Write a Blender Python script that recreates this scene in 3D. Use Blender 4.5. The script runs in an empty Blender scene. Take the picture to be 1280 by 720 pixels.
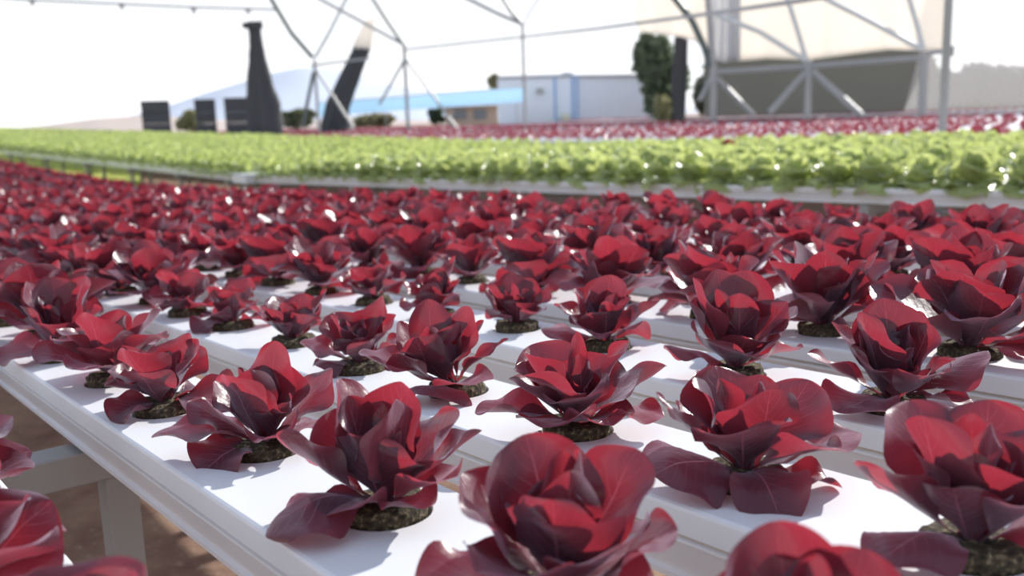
import bpy, bmesh, math, random
from mathutils import Vector, Matrix, noise
PI = math.pi
random.seed(7)
U = 0.27            # metres per layout unit (camera height above the trays = 1 unit)
HC = 1.12           # camera height over the ground
SC = bpy.context.scene
COL = SC.collection

# ------------------------------------------------------------------ camera
F = 1182.0
def cray(x, y): return Vector((x-640, -(y-360), -F)).normalized()
def yh(x): return 166.6-.0305*x
Yc = cray(-335, yh(-335)); Xc = cray(2115, yh(2115))
Zc = Xc.cross(Yc).normalized(); Xc = Yc.cross(Zc)
RW = Matrix((Xc, Yc, Zc))
def ray(x, y): return RW @ cray(x, y)
EYE = Vector((0, 0, HC))
cam = bpy.data.objects.new('camera', bpy.data.cameras.new('camera')); COL.objects.link(cam)
cam.matrix_world = Matrix.Translation(EYE) @ RW.to_4x4()
cam.data.sensor_width = 36; cam.data.lens = 36*F/1280
cam.data.clip_start = .02; cam.data.clip_end = 20000
cam.data.dof.use_dof = True; cam.data.dof.focus_distance = .88; cam.data.dof.aperture_fstop = 6.0
SC.camera = cam
def at(x, y, D):
    """world point in the direction of a photo position, D metres away over the ground"""
    r = ray(x, y); return EYE + r*(D/math.hypot(r.x, r.y))
def proj(P):
    c = RW.transposed() @ (Vector(P)-EYE)
    if c.z > -.05: return (-9999, -9999, 0)
    return (640-F*c.x/c.z, 360+F*c.y/c.z, -c.z)
def W(x, y, z): return Vector((x*U, y*U, HC+z*U))

# ------------------------------------------------------------------ materials
def mat(name):
    m = bpy.data.materials.new(name); m.use_nodes = True
    nt = m.node_tree; nt.nodes.clear()
    return m, nt, nt.nodes, nt.links
def plain(name, col, rough=.6, var=.12, scale=12, metal=0, bump=0, spec=.5, coat=0, trans=0, tcol=None, alpha=0):
    m, nt, N, L = mat(name)
    out = N.new('ShaderNodeOutputMaterial'); b = N.new('ShaderNodeBsdfPrincipled')
    tc = N.new('ShaderNodeTexCoord'); nz = N.new('ShaderNodeTexNoise'); nz.inputs['Scale'].default_value = scale; nz.inputs['Detail'].default_value = 6
    L.new(tc.outputs['Object'], nz.inputs['Vector'])
    r = N.new('ShaderNodeMix'); r.data_type = 'RGBA'
    r.inputs[6].default_value = (*[c*(1-var) for c in col], 1); r.inputs[7].default_value = (*[min(1, c*(1+var)) for c in col], 1)
    L.new(nz.outputs['Fac'], r.inputs[0]); L.new(r.outputs[2], b.inputs['Base Color'])
    b.inputs['Roughness'].default_value = rough; b.inputs['Metallic'].default_value = metal
    b.inputs['Specular IOR Level'].default_value = spec; b.inputs['Coat Weight'].default_value = coat
    if bump:
        bp = N.new('ShaderNodeBump'); bp.inputs['Strength'].default_value = bump; bp.inputs['Distance'].default_value = .01
        L.new(nz.outputs['Fac'], bp.inputs['Height']); L.new(bp.outputs[0], b.inputs['Normal'])
    sh = b.outputs[0]
    if trans:
        t = N.new('ShaderNodeBsdfTranslucent'); t.inputs['Color'].default_value = (*(tcol or col), 1)
        mx = N.new('ShaderNodeMixShader'); mx.inputs[0].default_value = trans
        L.new(sh, mx.inputs[1]); L.new(t.outputs[0], mx.inputs[2]); sh = mx.outputs[0]
    if alpha:
        t = N.new('ShaderNodeBsdfTransparent'); mx = N.new('ShaderNodeMixShader'); mx.inputs[0].default_value = alpha
        L.new(sh, mx.inputs[1]); L.new(t.outputs[0], mx.inputs[2]); sh = mx.outputs[0]
    L.new(sh, out.inputs[0])
    return m

def leaf_mat(name, c_dark, c_mid, c_rib, t_col, t_fac, rough=.36, rib=.016, spec=.5, edge=None):
    m, nt, N, L = mat(name)
    out = N.new('ShaderNodeOutputMaterial'); b = N.new('ShaderNodeBsdfPrincipled')
    uv = N.new('ShaderNodeUVMap'); uv.uv_map = 'leaf'
    sp = N.new('ShaderNodeSeparateXYZ'); L.new(uv.outputs[0], sp.inputs[0])
    def M(op, a, b_=None, c=None, clamp=False):
        n = N.new('ShaderNodeMath'); n.operation = op; n.use_clamp = clamp
        for i, v in enumerate((a, b_, c)):
            if v is None: continue
            if isinstance(v, (int, float)): n.inputs[i].default_value = v
            else: L.new(v, n.inputs[i])
        return n.outputs[0]
    def mixc(f, a, c):
        n = N.new('ShaderNodeMix'); n.data_type = 'RGBA'
        if isinstance(f, (int, float)): n.inputs[0].default_value = f
        else: L.new(f, n.inputs[0])
        for k, v in ((6, a), (7, c)):
            if isinstance(v, tuple): n.inputs[k].default_value = (*v, 1)
            else: L.new(v, n.inputs[k])
        return n.outputs[2]
    du = M('ABSOLUTE', M('SUBTRACT', sp.outputs[0], .5))
    v = sp.outputs[1]
    # midrib tapers towards the tip
    wr = M('MULTIPLY', M('SUBTRACT', 1.12, v), rib*1.6)
    mid = M('SUBTRACT', 1, M('DIVIDE', du, wr), clamp=True)
    mid = M('POWER', mid, .6)
    # side veins sweep forward from the midrib
    ph = M('SUBTRACT', M('MULTIPLY', v, 9.0), M('MULTIPLY', du, 7.0))
    fr = M('ABSOLUTE', M('SUBTRACT', M('FRACT', ph), .5))
    vein = M('MULTIPLY', M('SUBTRACT', 1, M('MULTIPLY', fr, 14.0), clamp=True), M('SUBTRACT', 1, M('MULTIPLY', du, 2.2), clamp=True))
    vein = M('MULTIPLY', vein, .55)
    tc = N.new('ShaderNodeTexCoord')
    nz = N.new('ShaderNodeTexNoise'); nz.inputs['Scale'].default_value = 28; nz.inputs['Detail'].default_value = 5
    L.new(tc.outputs['Object'], nz.inputs['Vector'])
    nz2 = N.new('ShaderNodeTexNoise'); nz2.inputs['Scale'].default_value = 170; nz2.inputs['Detail'].default_value = 3
    L.new(tc.outputs['Object'], nz2.inputs['Vector'])
    rnd = N.new('ShaderNodeAttribute'); rnd.attribute_name = 'tone'
    f = M('ADD', M('MULTIPLY', nz.outputs['Fac'], .7), M('MULTIPLY', rnd.outputs['Fac'], .55))
    f = M('SUBTRACT', f, .12, clamp=True)
    c = mixc(f, c_dark, c_mid)
    if edge: c = mixc(M('MULTIPLY', M('POWER', M('MULTIPLY', du, 2.0), 12.0), .6), c, edge)
    c = mixc(M('MAXIMUM', M('MULTIPLY', mid, .8), M('MULTIPLY', vein, .5)), c, c_rib)
    L.new(c, b.inputs['Base Color'])
    b.inputs['Roughness'].default_value = rough; b.inputs['Specular IOR Level'].default_value = spec
    b.inputs['Sheen Weight'].default_value = .45; b.inputs['Sheen Roughness'].default_value = .45; b.inputs['Sheen Tint'].default_value = (.85, .8, 1, 1)
    hgt = M('ADD', M('MULTIPLY', M('MAXIMUM', mid, vein), -.6), M('ADD', M('MULTIPLY', nz.outputs['Fac'], 1.2), M('MULTIPLY', nz2.outputs['Fac'], .35)))
    bp = N.new('ShaderNodeBump'); bp.inputs['Strength'].default_value = .45; bp.inputs['Distance'].default_value = .0022
    L.new(hgt, bp.inputs['Height']); L.new(bp.outputs[0], b.inputs['Normal'])
    t = N.new('ShaderNodeBsdfTranslucent')
    tcc = mixc(M('MAXIMUM', M('MULTIPLY', mid, .6), M('MULTIPLY', vein, .6)), tuple(x*.8 for x in t_col), tuple(min(1, x*1.3+.07) for x in t_col))
    tcc2 = mixc(M('MULTIPLY', f, .8), tcc, tuple(min(1, x*1.1) for x in t_col))
    L.new(tcc2, t.inputs['Color'])
    mx = N.new('ShaderNodeMixShader')
    mx.inputs[0].default_value = t_fac
    L.new(b.outputs[0], mx.inputs[1]); L.new(t.outputs[0], mx.inputs[2]); L.new(mx.outputs[0], out.inputs[0])
    return m

M_RED = leaf_mat('red_leaf', (.045, .024, .040), (.10, .028, .046), (.40, .14, .19), (.60, .042, .068), .32, rough=.30, spec=.65)
M_GREEN = leaf_mat('green_leaf', (.30, .37, .14), (.48, .56, .25), (.6, .7, .4), (.78, .86, .30), .42, rough=.28, spec=.8)
M_WHITE = plain('white_plastic', (.86, .87, .90), .42, .025, 9, bump=.02, trans=.08, tcol=(.9, .9, .92))
M_GROOVE = plain('dull_beige_plastic', (.55, .51, .46), .6, .3, 30)  # darker, browner plastic for the gully side grooves and the drain pipe
M_PLUG = None
def plug_mat():
    m, nt, N, L = mat('coir_plug')
    out = N.new('ShaderNodeOutputMaterial'); b = N.new('ShaderNodeBsdfPrincipled')
    tc = N.new('ShaderNodeTexCoord'); nz = N.new('ShaderNodeTexNoise'); nz.inputs['Scale'].default_value = 220; nz.inputs['Detail'].default_value = 8
    L.new(tc.outputs['Object'], nz.inputs['Vector'])
    cr = N.new('ShaderNodeValToRGB'); L.new(nz.outputs['Fac'], cr.inputs[0])
    e = cr.color_ramp.elements; e[0].position = .3; e[0].color = (.018, .013, .009, 1); e[1].position = .72; e[1].color = (.30, .24, .15, 1)
    k = e.new(.55); k.color = (.085, .065, .035, 1)
    L.new(cr.outputs[0], b.inputs['Base Color']); b.inputs['Roughness'].default_value = .95
    bp = N.new('ShaderNodeBump'); bp.inputs['Strength'].default_value = 1; bp.inputs['Distance'].default_value = .004
    L.new(nz.outputs['Fac'], bp.inputs['Height']); L.new(bp.outputs[0], b.inputs['Normal'])
    L.new(b.outputs[0], out.inputs[0]); return m
M_PLUG = plug_mat()
M_STEEL = plain('galvanised_steel', (.36, .355, .35), .5, .12, 14, metal=.35)
M_DARKSTEEL = plain('weathered_green_steel', (.10, .12, .11), .5, .2, 14)
M_PALESTEEL = plain('pale_painted_steel', (.62, .62, .60), .5, .08, 14)

# ------------------------------------------------------------------ mesh helpers
def link(name, me, mats, parent=None, smooth=True):
    o = bpy.data.objects.new(name, me); COL.objects.link(o)
    if parent: o.parent = parent
    for m in mats:
        if m.name not in me.materials: me.materials.append(m)
    return o
def mesh(name, V, Fc, mats=(), mi=None, uv=None, tone=None, smooth=True):
    me = bpy.data.meshes.new(name); me.from_pydata([tuple(v) for v in V], [], Fc)
    for m in mats: me.materials.append(m)
    if smooth: me.polygons.foreach_set('use_smooth', [True]*len(me.polygons))
    if mi: me.polygons.foreach_set('material_index', mi)
    if uv is not None:
        l = me.uv_layers.new(name='leaf'); idx = [0]*len(me.loops); me.loops.foreach_get('vertex_index', idx)
        flat = []
        for i in idx: flat += uv[i]
        l.data.foreach_set('uv', flat)
    if tone is not None:
        a = me.attributes.new('tone', 'FLOAT', 'POINT'); a.data.foreach_set('value', tone)
    me.update(); return me
def empty(name, loc, rz=0):
    o = bpy.data.objects.new(name, None); COL.objects.link(o); o.location = loc; o.rotation_euler = (0, 0, rz); o.empty_display_size = .05; return o
def tag(o, label, cat, group=None, kind=None):
    if label: o['label'] = label
    if cat: o['category'] = cat
    if group: o['group'] = group
    if kind: o['kind'] = kind
    return o
class MB:
    def __init__(s): s.V = []; s.F = []; s.M = []
    def add(s, V, Fc, m=0):
        b = len(s.V); s.V += [Vector(v) for v in V]; s.F += [tuple(b+i for i in f) for f in Fc]; s.M += [m]*len(Fc)
    def box(s, c, d, rz=0, m=0, mat4=None):
        c = Vector(c); V = []
        for x in (-.5, .5):
            for y in (-.5, .5):
                for z in (-.5, .5):
                    v = Vector((x*d[0], y*d[1], z*d[2]))
                    if rz: v = Matrix.Rotation(rz, 3, 'Z') @ v
                    V.append(c+v)
        s.add(V, [(0, 1, 3, 2), (4, 6, 7, 5), (0, 4, 5, 1), (2, 3, 7, 6), (0, 2, 6, 4), (1, 5, 7, 3)], m)
    def tube(s, a, b, r, n=10, m=0, square=False, r2=None):
        a, b = Vector(a), Vector(b); d = (b-a).normalized()
        up = Vector((0, 0, 1)) if abs(d.z) < .95 else Vector((0, 1, 0))
        x = d.cross(up).normalized(); y = x.cross(d).normalized()
        if square: n = 4
        V = []
        for p, rr in ((a, r), (b, r2 or r)):
            for i in range(n):
                t = 2*PI*i/n + (PI/4 if square else 0); k = 1.414 if square else 1
                V.append(p + (x*math.cos(t)+y*math.sin(t))*rr*k)
        Fc = [(i, (i+1) % n, n+(i+1) % n, n+i) for i in range(n)] + [tuple(range(n))[::-1], tuple(range(n, 2*n))]
        s.add(V, Fc, m)
    def path(s, pts, r, n=8, m=0):
        for i in range(len(pts)-1): s.tube(pts[i], pts[i+1], r, n, m)
    def build(s, name, mats, parent=None, smooth=False, bevel=0, at_origin=None):
        if not isinstance(mats, (list, tuple)): mats = [mats]
        org = Vector(at_origin) if at_origin is not None else (Vector((0, 0, 0)) if parent is None else parent.location)
        rot = Matrix.Identity(3)
        me = mesh(name, [v-org for v in s.V], s.F, mats, s.M, smooth=smooth)
        o = bpy.data.objects.new(name, me); COL.objects.link(o)
        if parent: o.parent = parent
        elif at_origin is not None: o.location = org
        if bevel:
            bv = o.modifiers.new('b', 'BEVEL'); bv.width = bevel; bv.segments = 2; bv.limit_method = 'ANGLE'
        return o

# ------------------------------------------------------------------ lettuce
def add_leaf(V, Fc, UV, T, az, r0, L, w, e0, e1, cup=.5, roll=0, rip=.03, nt=14, ns=8, z0=0, bend=0, curl=0, tone=.5, seed=0, pet=.13, t0=.17):
    """one spoon-shaped leaf: e0 -> e1 is the elevation of its midrib from base to tip (degrees)"""
    e0, e1 = math.radians(e0), math.radians(e1)
    P = Vector((r0, 0, z0)); base = len(V); yaw = 0.
    ts = [1-(1-i/nt)**1.55 for i in range(nt+1)]; w *= 1.24
    prev = 0
    Rz = Matrix.Rotation(az, 3, 'Z')
    for i, t in enumerate(ts):
        e = e0+(e1-e0)*(t**1.15)
        yaw = bend*t
        tan = Vector((math.cos(e)*math.cos(yaw), math.cos(e)*math.sin(yaw), math.sin(e)))
        P = P + tan*(t-prev)*L; prev = t
        side = Vector((-math.sin(yaw), math.cos(yaw), 0))
        nrm = side.cross(tan)*-1   # points to the inner (upper) side
        nrm = tan.cross(side)
        rr = roll*t
        s2 = side*math.cos(rr)+nrm*math.sin(rr); n2 = nrm*math.cos(rr)-side*math.sin(rr)
        tb = max(0., (t-t0)/(1-t0))
        f = max(pet*(1-t*.8), math.sin(PI*min(1, tb)**1.18)**.58 if 0 < tb < 1 else 0)
        f = max(f, .015)
        if i == nt: f = .05
        ww = w*f
        ca = (cup if cup else .01)*(1-.35*t) + curl*t*t
        for j in range(ns+1):
            s = -1+2*j/ns
            nj = noise.noise(Vector((seed*3.1+s*1.3, t*3.2, seed*1.7)))
            wj = ww*(1+.12*noise.noise(Vector((seed*5+1.5*(1 if s > 0 else -1), t*4, 3))))
            a = s*ca*1.35
            if abs(ca) < .02: lat, hh = s, 0
            else: lat, hh = math.sin(a)/(ca*1.35), (1-math.cos(a))/(ca*1.35)
            q = P + s2*lat*wj + n2*(hh*wj + rip*f*(.35*nj + abs(s)**3*math.sin(t*11+seed*4+s*1.7)*.8))
            q = Rz @ q
            V.append(q*U); UV.append(((s+1)/2, t)); T.append(tone)
    for i in range(nt):
        for j in range(ns):
            a = base+i*(ns+1)+j; Fc.append((a, a+1, a+ns+2, a+ns+1))

def lettuce_mesh(name, seed, R=.29, H=.30, res=(14, 8), n=(6, 5, 4), spec=None, off=0., wk=1.):
    rd = random.Random(seed); V, Fc, UV, T = [], [], [], []
    k = 0; a0 = rd.uniform(0, 6.28)
    if spec:                                   # leaves read off the photo: view angle, elevations, length, half width, cup, roll
        for q in spec:
            az, e0, e1, L, w = q[:5]; cup = q[5] if len(q) > 5 else rd.uniform(.3, .8); roll = q[6] if len(q) > 6 else rd.uniform(-.4, .4)
            if e0 < 46 and len(q) <= 6 and rd.random() < .3: cup = -rd.uniform(.25, .6)
            k += 1
            if e0 < 30: e0 += 14; e1 -= 6
            add_leaf(V, Fc, UV, T, math.radians(az-39.2), .02, L*.94, w, e0, e1, cup, roll, .032, res[0], res[1], .03, rd.uniform(-.2, .2), rd.uniform(-.25, .15), rd.random(), seed*1.37+k)
        n = (0, 2, 4); R *= .8
    for ring, cnt in enumerate(n):
        for i in range(cnt):
            az = a0 + ring*.55 + 2*PI*i/cnt + rd.uniform(-.4, .4)
            if ring == 0:
                L = R*rd.uniform(.9, 1.3); e0 = rd.uniform(26, 54); e1 = e0+rd.uniform(-48, 18); w = wk*R*rd.uniform(.34, .46); cup = rd.uniform(.2, .85)
                if rd.random() < .15: e0, e1 = 24, -38
            elif ring == 1:
                L = (R*.5+H*.6)*rd.uniform(.85, 1.15); e0 = rd.uniform(48, 72); e1 = e0+rd.uniform(-25, 20); w = wk*R*rd.uniform(.34, .46); cup = rd.uniform(.4, .95)
            else:
                L = H*rd.uniform(.6, .95); e0, e1 = rd.uniform(70, 86), rd.uniform(62, 95); w = R*rd.uniform(.18, .32); cup = rd.uniform(.6, 1.1)
            k += 1
            add_leaf(V, Fc, UV, T, az, .02, L, w, e0, e1, cup, rd.uniform(-.6, .6), .035, res[0], res[1], .03, rd.uniform(-.3, .3),
                     rd.uniform(-.35, .2), rd.random(), seed*1.37+k)
    if off:
        d = Vector((math.cos(math.radians(180-39.2)), math.sin(math.radians(180-39.2)), 0))*off*U
        V = [v+d*min(1, max(0, (v.z/U)/.12)) for v in V]
    return V, Fc, UV, T
def plug_geo(r=.116, top=.04, bot=-.10, n=20, seed=0):
    V, Fc = [], []
    rings = [(r*.94, bot), (r, 0), (r*1.02, top*.6), (r*.93, top*.95), (r*.6, top*1.12), (r*.25, top*1.02)]
    for q, (rr, z) in enumerate(rings):
        for i in range(n):
            t = 2*PI*i/n; k = 1+.07*noise.noise(Vector((math.cos(t)*3+seed, math.sin(t)*3, q*1.3)))
            V.append(Vector((rr*k*math.cos(t), rr*k*math.sin(t), z+(.018*noise.noise(Vector((t*2, q*2.2, seed))) if q > 1 else 0)))*U)
    V.append(Vector((0, 0, top))*U)
    for q in range(len(rings)-1):
        for i in range(n): Fc.append((q*n+i, q*n+(i+1) % n, (q+1)*n+(i+1) % n, (q+1)*n+i))
    for i in range(n): Fc.append(((len(rings)-1)*n+i, (len(rings)-1)*n+(i+1) % n, len(V)-1))
    return V, Fc

def z1(x, y): return -(1+.0039*x+.02762*y)/.99961          # trays of the front bed
K1 = 25.0                                                    # where the front trays end at the drain
def z2(x, y): return z1(x, K1)+.026*(y-K1)
def red_z(x, y): return z1(x, y) if y < K1 else z2(x, y)
XG = 13.85
K2 = 31.0
def g1(x, y): return -1.095-.0188*y
def g2(x, y): return g1(x, K2)+.016*(y-K2)
def green_z(x, y): return g1(x, y) if y < K2 else g2(x, y)

ORD = ['', 'first', 'second', 'third', 'fourth', 'fifth', 'sixth', 'seventh', 'eighth', 'ninth', 'tenth', 'eleventh', 'twelfth', 'thirteenth',
       'fourteenth', 'fifteenth', 'sixteenth', 'seventeenth', 'eighteenth', 'nineteenth', 'twentieth']
# gully centres across the front bed and the plug positions along them
GX = [.265, 1.23, 2.125, 3.10, 4.03, 4.97, 5.91, 6.85, 7.79]
HOLES = {
 0: [(.24, 1.02), (.20, 1.62), (.24, 2.33)],
 1: [(1.25, .80), (1.27, 1.43), (1.265, 2.154), (1.26, 2.924), (1.20, 3.714), (1.205, 4.395), (1.17, 5.139)],
 2: [(2.13, .23), (2.123, .944), (2.139, 1.608), (2.13, 2.311), (2.16, 3.056), (2.08, 3.707), (2.137, 4.485), (2.116, 5.225), (2.103, 5.902)],
 3: [(3.09, .97), (3.093, 1.685), (3.099, 2.386), (3.122, 3.167), (3.137, 3.858), (3.078, 4.538), (3.084, 5.257)],
}
rp = random.Random(11)
for g in range(9):
    L = HOLES.setdefault(g, [])
    y = (L[-1][1] if L else [0, 0, 0, 0, 1.15, .9, 1.1, 1.0, 1.25][g]-.71)
    while y < K1-1.0:
        y += .715; L.append((GX[g]+rp.uniform(-.03, .03), y+rp.uniform(-.03, .03)))
    y = K1+.35
    while y < 95 and g > 1:
        L.append((GX[g]+rp.uniform(-.03, .03), y)); y += .72

# ---------- gullies
HOLE_R = .131
def gully_profile(hw=.25):
    right = [(hw-.012, 0), (hw-.003, -.004), (hw, -.013), (hw, -.082), (hw-.014, -.088), (hw-.014, -.097), (hw-.005, -.101), (hw-.005, -.109), (hw-.016, -.114),
             (hw-.048, -.222), (hw-.034, -.226), (hw-.034, -.243), (hw-.06, -.245)]
    return right
def gully(name, cx, y0, y1, zf, holes, label, group, hw=.26):
    mb = MB(); zm = zf(cx, y0)
    org = W(cx, y0, zm)
    def p(x, y, z): return W(x, y, zf(cx, y)+z)-org
    pr = gully_profile(hw); prof = [(-x, z) for x, z in pr[::-1]] + pr
    n = len(prof); xin = hw-.012
    ys = [y0, y1]
    V = [p(cx+x, yy, z) for yy in ys for (x, z) in prof]
    Fc = []; half = len(pr)
    for i in range(n-1):
        if i == half-1: continue                      # the top is laid in pieces around the holes
        Fc.append((i, i+1, n+i+1, n+i))
    Fc.append((n-1, 0, n, 2*n-1))
    mi = []
    for i in range(n-1):
        if i == half-1: continue
        k = i-half+1 if i >= half else half-2-i       # piece index down the side
        mi.append(1 if k in (3, 4) else 0)
    mi.append(0)
    Fc += [tuple(range(n))[::-1], tuple(range(n, 2*n))]; mi += [0, 0]
    b = len(mb.V); mb.V += V; mb.F += Fc; mb.M += mi
    hs = sorted([h for h in holes if y0+.25 < h[1] < y1-.25], key=lambda h: h[1])
    yc = y0
    for hx, hy in hs:
        a, c = hy-.20, hy+.20
        mb.add([p(cx-xin, yc, 0), p(cx+xin, yc, 0), p(cx+xin, a, 0), p(cx-xin, a, 0)], [(0, 1, 2, 3)])
        N_ = 32; out = []; inn = []; dn = []; rim = []
        for i in range(N_):
            t = 2*PI*(i+.5)/N_; dx, dy = math.cos(t), math.sin(t)
            # to the border of the patch
            sx = ((cx+xin-hx) if dx > 0 else (hx-cx+xin))/abs(dx) if abs(dx) > 1e-6 else 9
            sy = .20/abs(dy) if abs(dy) > 1e-6 else 9
            s = min(sx, sy)
            out.append([hx+dx*s, hy+dy*s])
            inn.append(p(hx+dx*HOLE_R, hy+dy*HOLE_R, 0)); rim.append(p(hx+dx*(HOLE_R-.004), hy+dy*(HOLE_R-.004), -.006)); dn.append(p(hx+dx*(HOLE_R-.004), hy+dy*(HOLE_R-.004), -.12))
        for X_, Y_ in ((cx-xin, a), (cx+xin, a), (cx+xin, c), (cx-xin, c)):   # snap nearest ones to the corners
            k = min(range(N_), key=lambda i: (out[i][0]-X_)**2+(out[i][1]-Y_)**2); out[k] = [X_, Y_]
        VV = [p(x, y, 0) for x, y in out]+inn+rim+dn
        ff = []
        for lv in range(3):
            for i in range(N_): ff.append((lv*N_+i, lv*N_+(i+1) % N_, (lv+1)*N_+(i+1) % N_, (lv+1)*N_+i))
        mb.add(VV, ff)
        yc = c
    mb.add([p(cx-xin, yc, 0), p(cx+xin, yc, 0), p(cx+xin, y1, 0), p(cx-xin, y1, 0)], [(0, 1, 2, 3)])
    me = mesh(name, mb.V, mb.F, [M_WHITE, M_GROOVE], mb.M, smooth=False)
    o = bpy.data.objects.new(name, me); COL.objects.link(o); o.location = org
    return tag(o, label, 'hydroponic gully', group)
gname = ['outermost', 'first whole', 'second', 'third', 'fourth', 'fifth', 'sixth', 'seventh', 'eighth']
for g in range(9):
    lab = ['white plastic growing gully below the corner clump of red lettuces, mostly out of frame',
           'white growing gully with its long side open above the bare brown soil'][g] if g < 2 else \
          'white growing gully of red lettuces, %s one in from the open edge over the soil' % ORD[g]
    gully('hydroponic_gully', GX[g], -1.2 if g != 0 else -.5, K1, z1, [h for h in HOLES[g] if h[1] < K1], lab, 'white gullies of the front bed', hw=.27 if g == 1 else .26)
    if g > 1:
        gully('hydroponic_gully', GX[g], K1+.12, 96, z2, [], 'distant rising white gully of red lettuces, beyond the drain gap', 'far gullies of the red bed')

# ---------- red lettuces
HERO = {  # (gully, index): (R, H, seed, rotation, look)
 (1, 1): (.27, .34, 101, 0, 'broad cupped dark red lettuce cut by the lower frame edge, in the edge gully'),
 (1, 2): (.32, .33, 102, 0, 'big wine-red lettuce with one long leaf drooping to the gully edge'),
 (1, 3): (.29, .32, 103, 0, 'open scarlet lettuce in the edge gully with two paddle leaves spread'),
 (1, 4): (.23, .27, 104, 0, 'small ragged red lettuce in the edge gully with a white glinting leaf'),
 (1, 5): (.27, .29, 105, 0, 'red and purple lettuce between the tall dark one and the ragged one'),
 (1, 6): (.26, .43, 106, 0, 'tall near-black purple lettuce at the bend of the edge gully'),
 (2, 1): (.30, .32, 107, 0, 'large red lettuce on a bare coir plug beside the frame corner'),
 (2, 2): (.31, .29, 108, 0, 'wide flat-spreading red lettuce in the second gully with a leaf tongue hanging down'),
 (2, 3): (.33, .29, 109, 0, 'low wide maroon lettuce in the middle of the picture, greyish leaf on one side'),
 (2, 4): (.27, .32, 110, 0, 'upright red lettuce leaning off its plug beside an open dark hole'),
 (2, 5): (.22, .26, 111, 0, 'small red lettuce with a round upright leaf, on a wide brown plug'),
 (2, 6): (.22, .24, 112, 0, 'low fan-shaped red lettuce sitting on a fully exposed round plug'),
 (2, 7): (.19, .26, 113, 0, 'little cup-shaped red lettuce with white glints, seventh back in second gully'),
 (2, 8): (.22, .27, 114, 0, 'small crowded red lettuce eighth back in the second gully'),
 (3, 0): (.30, .31, 115, 0, 'red lettuce of the third gully showing only leaf tips at the frame edge'),
 (3, 1): (.32, .34, 116, 0, 'large many-leaved red lettuce in the third gully with round side leaves'),
 (3, 2): (.31, .39, 117, 0, 'tall rosette of big rounded dark red leaves in the third gully'),
 (3, 3): (.28, .28, 118, 0, 'red lettuce leaning over its plug, fourth back in the third gully'),
 (3, 4): (.19, .26, 119, 0, 'small goblet-shaped red lettuce with a silvery leaf, in the third gully'),
 (3, 5): (.19, .28, 120, 0, 'small spiky upright red lettuce in the third gully'),
 (3, 6): (.21, .25, 121, 0, 'small rounded red lettuce seventh back in the third gully'),
 (0, 0): (.32, .40, 122, 0, 'blurred red leaves rising at the bottom edge over the soil'),
 (0, 1): (.29, .31, 123, 0, 'blurred purple and red lettuce top in the bottom corner'),
 (0, 2): (.29, .36, 124, 0, 'blurred scarlet lettuce at the frame edge above the white tray corner'),
 (1, 0): (.25, .31, 125, 0, 'pointed red leaf tips at the bottom edge below the wide second-gully lettuce'),
}
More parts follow.
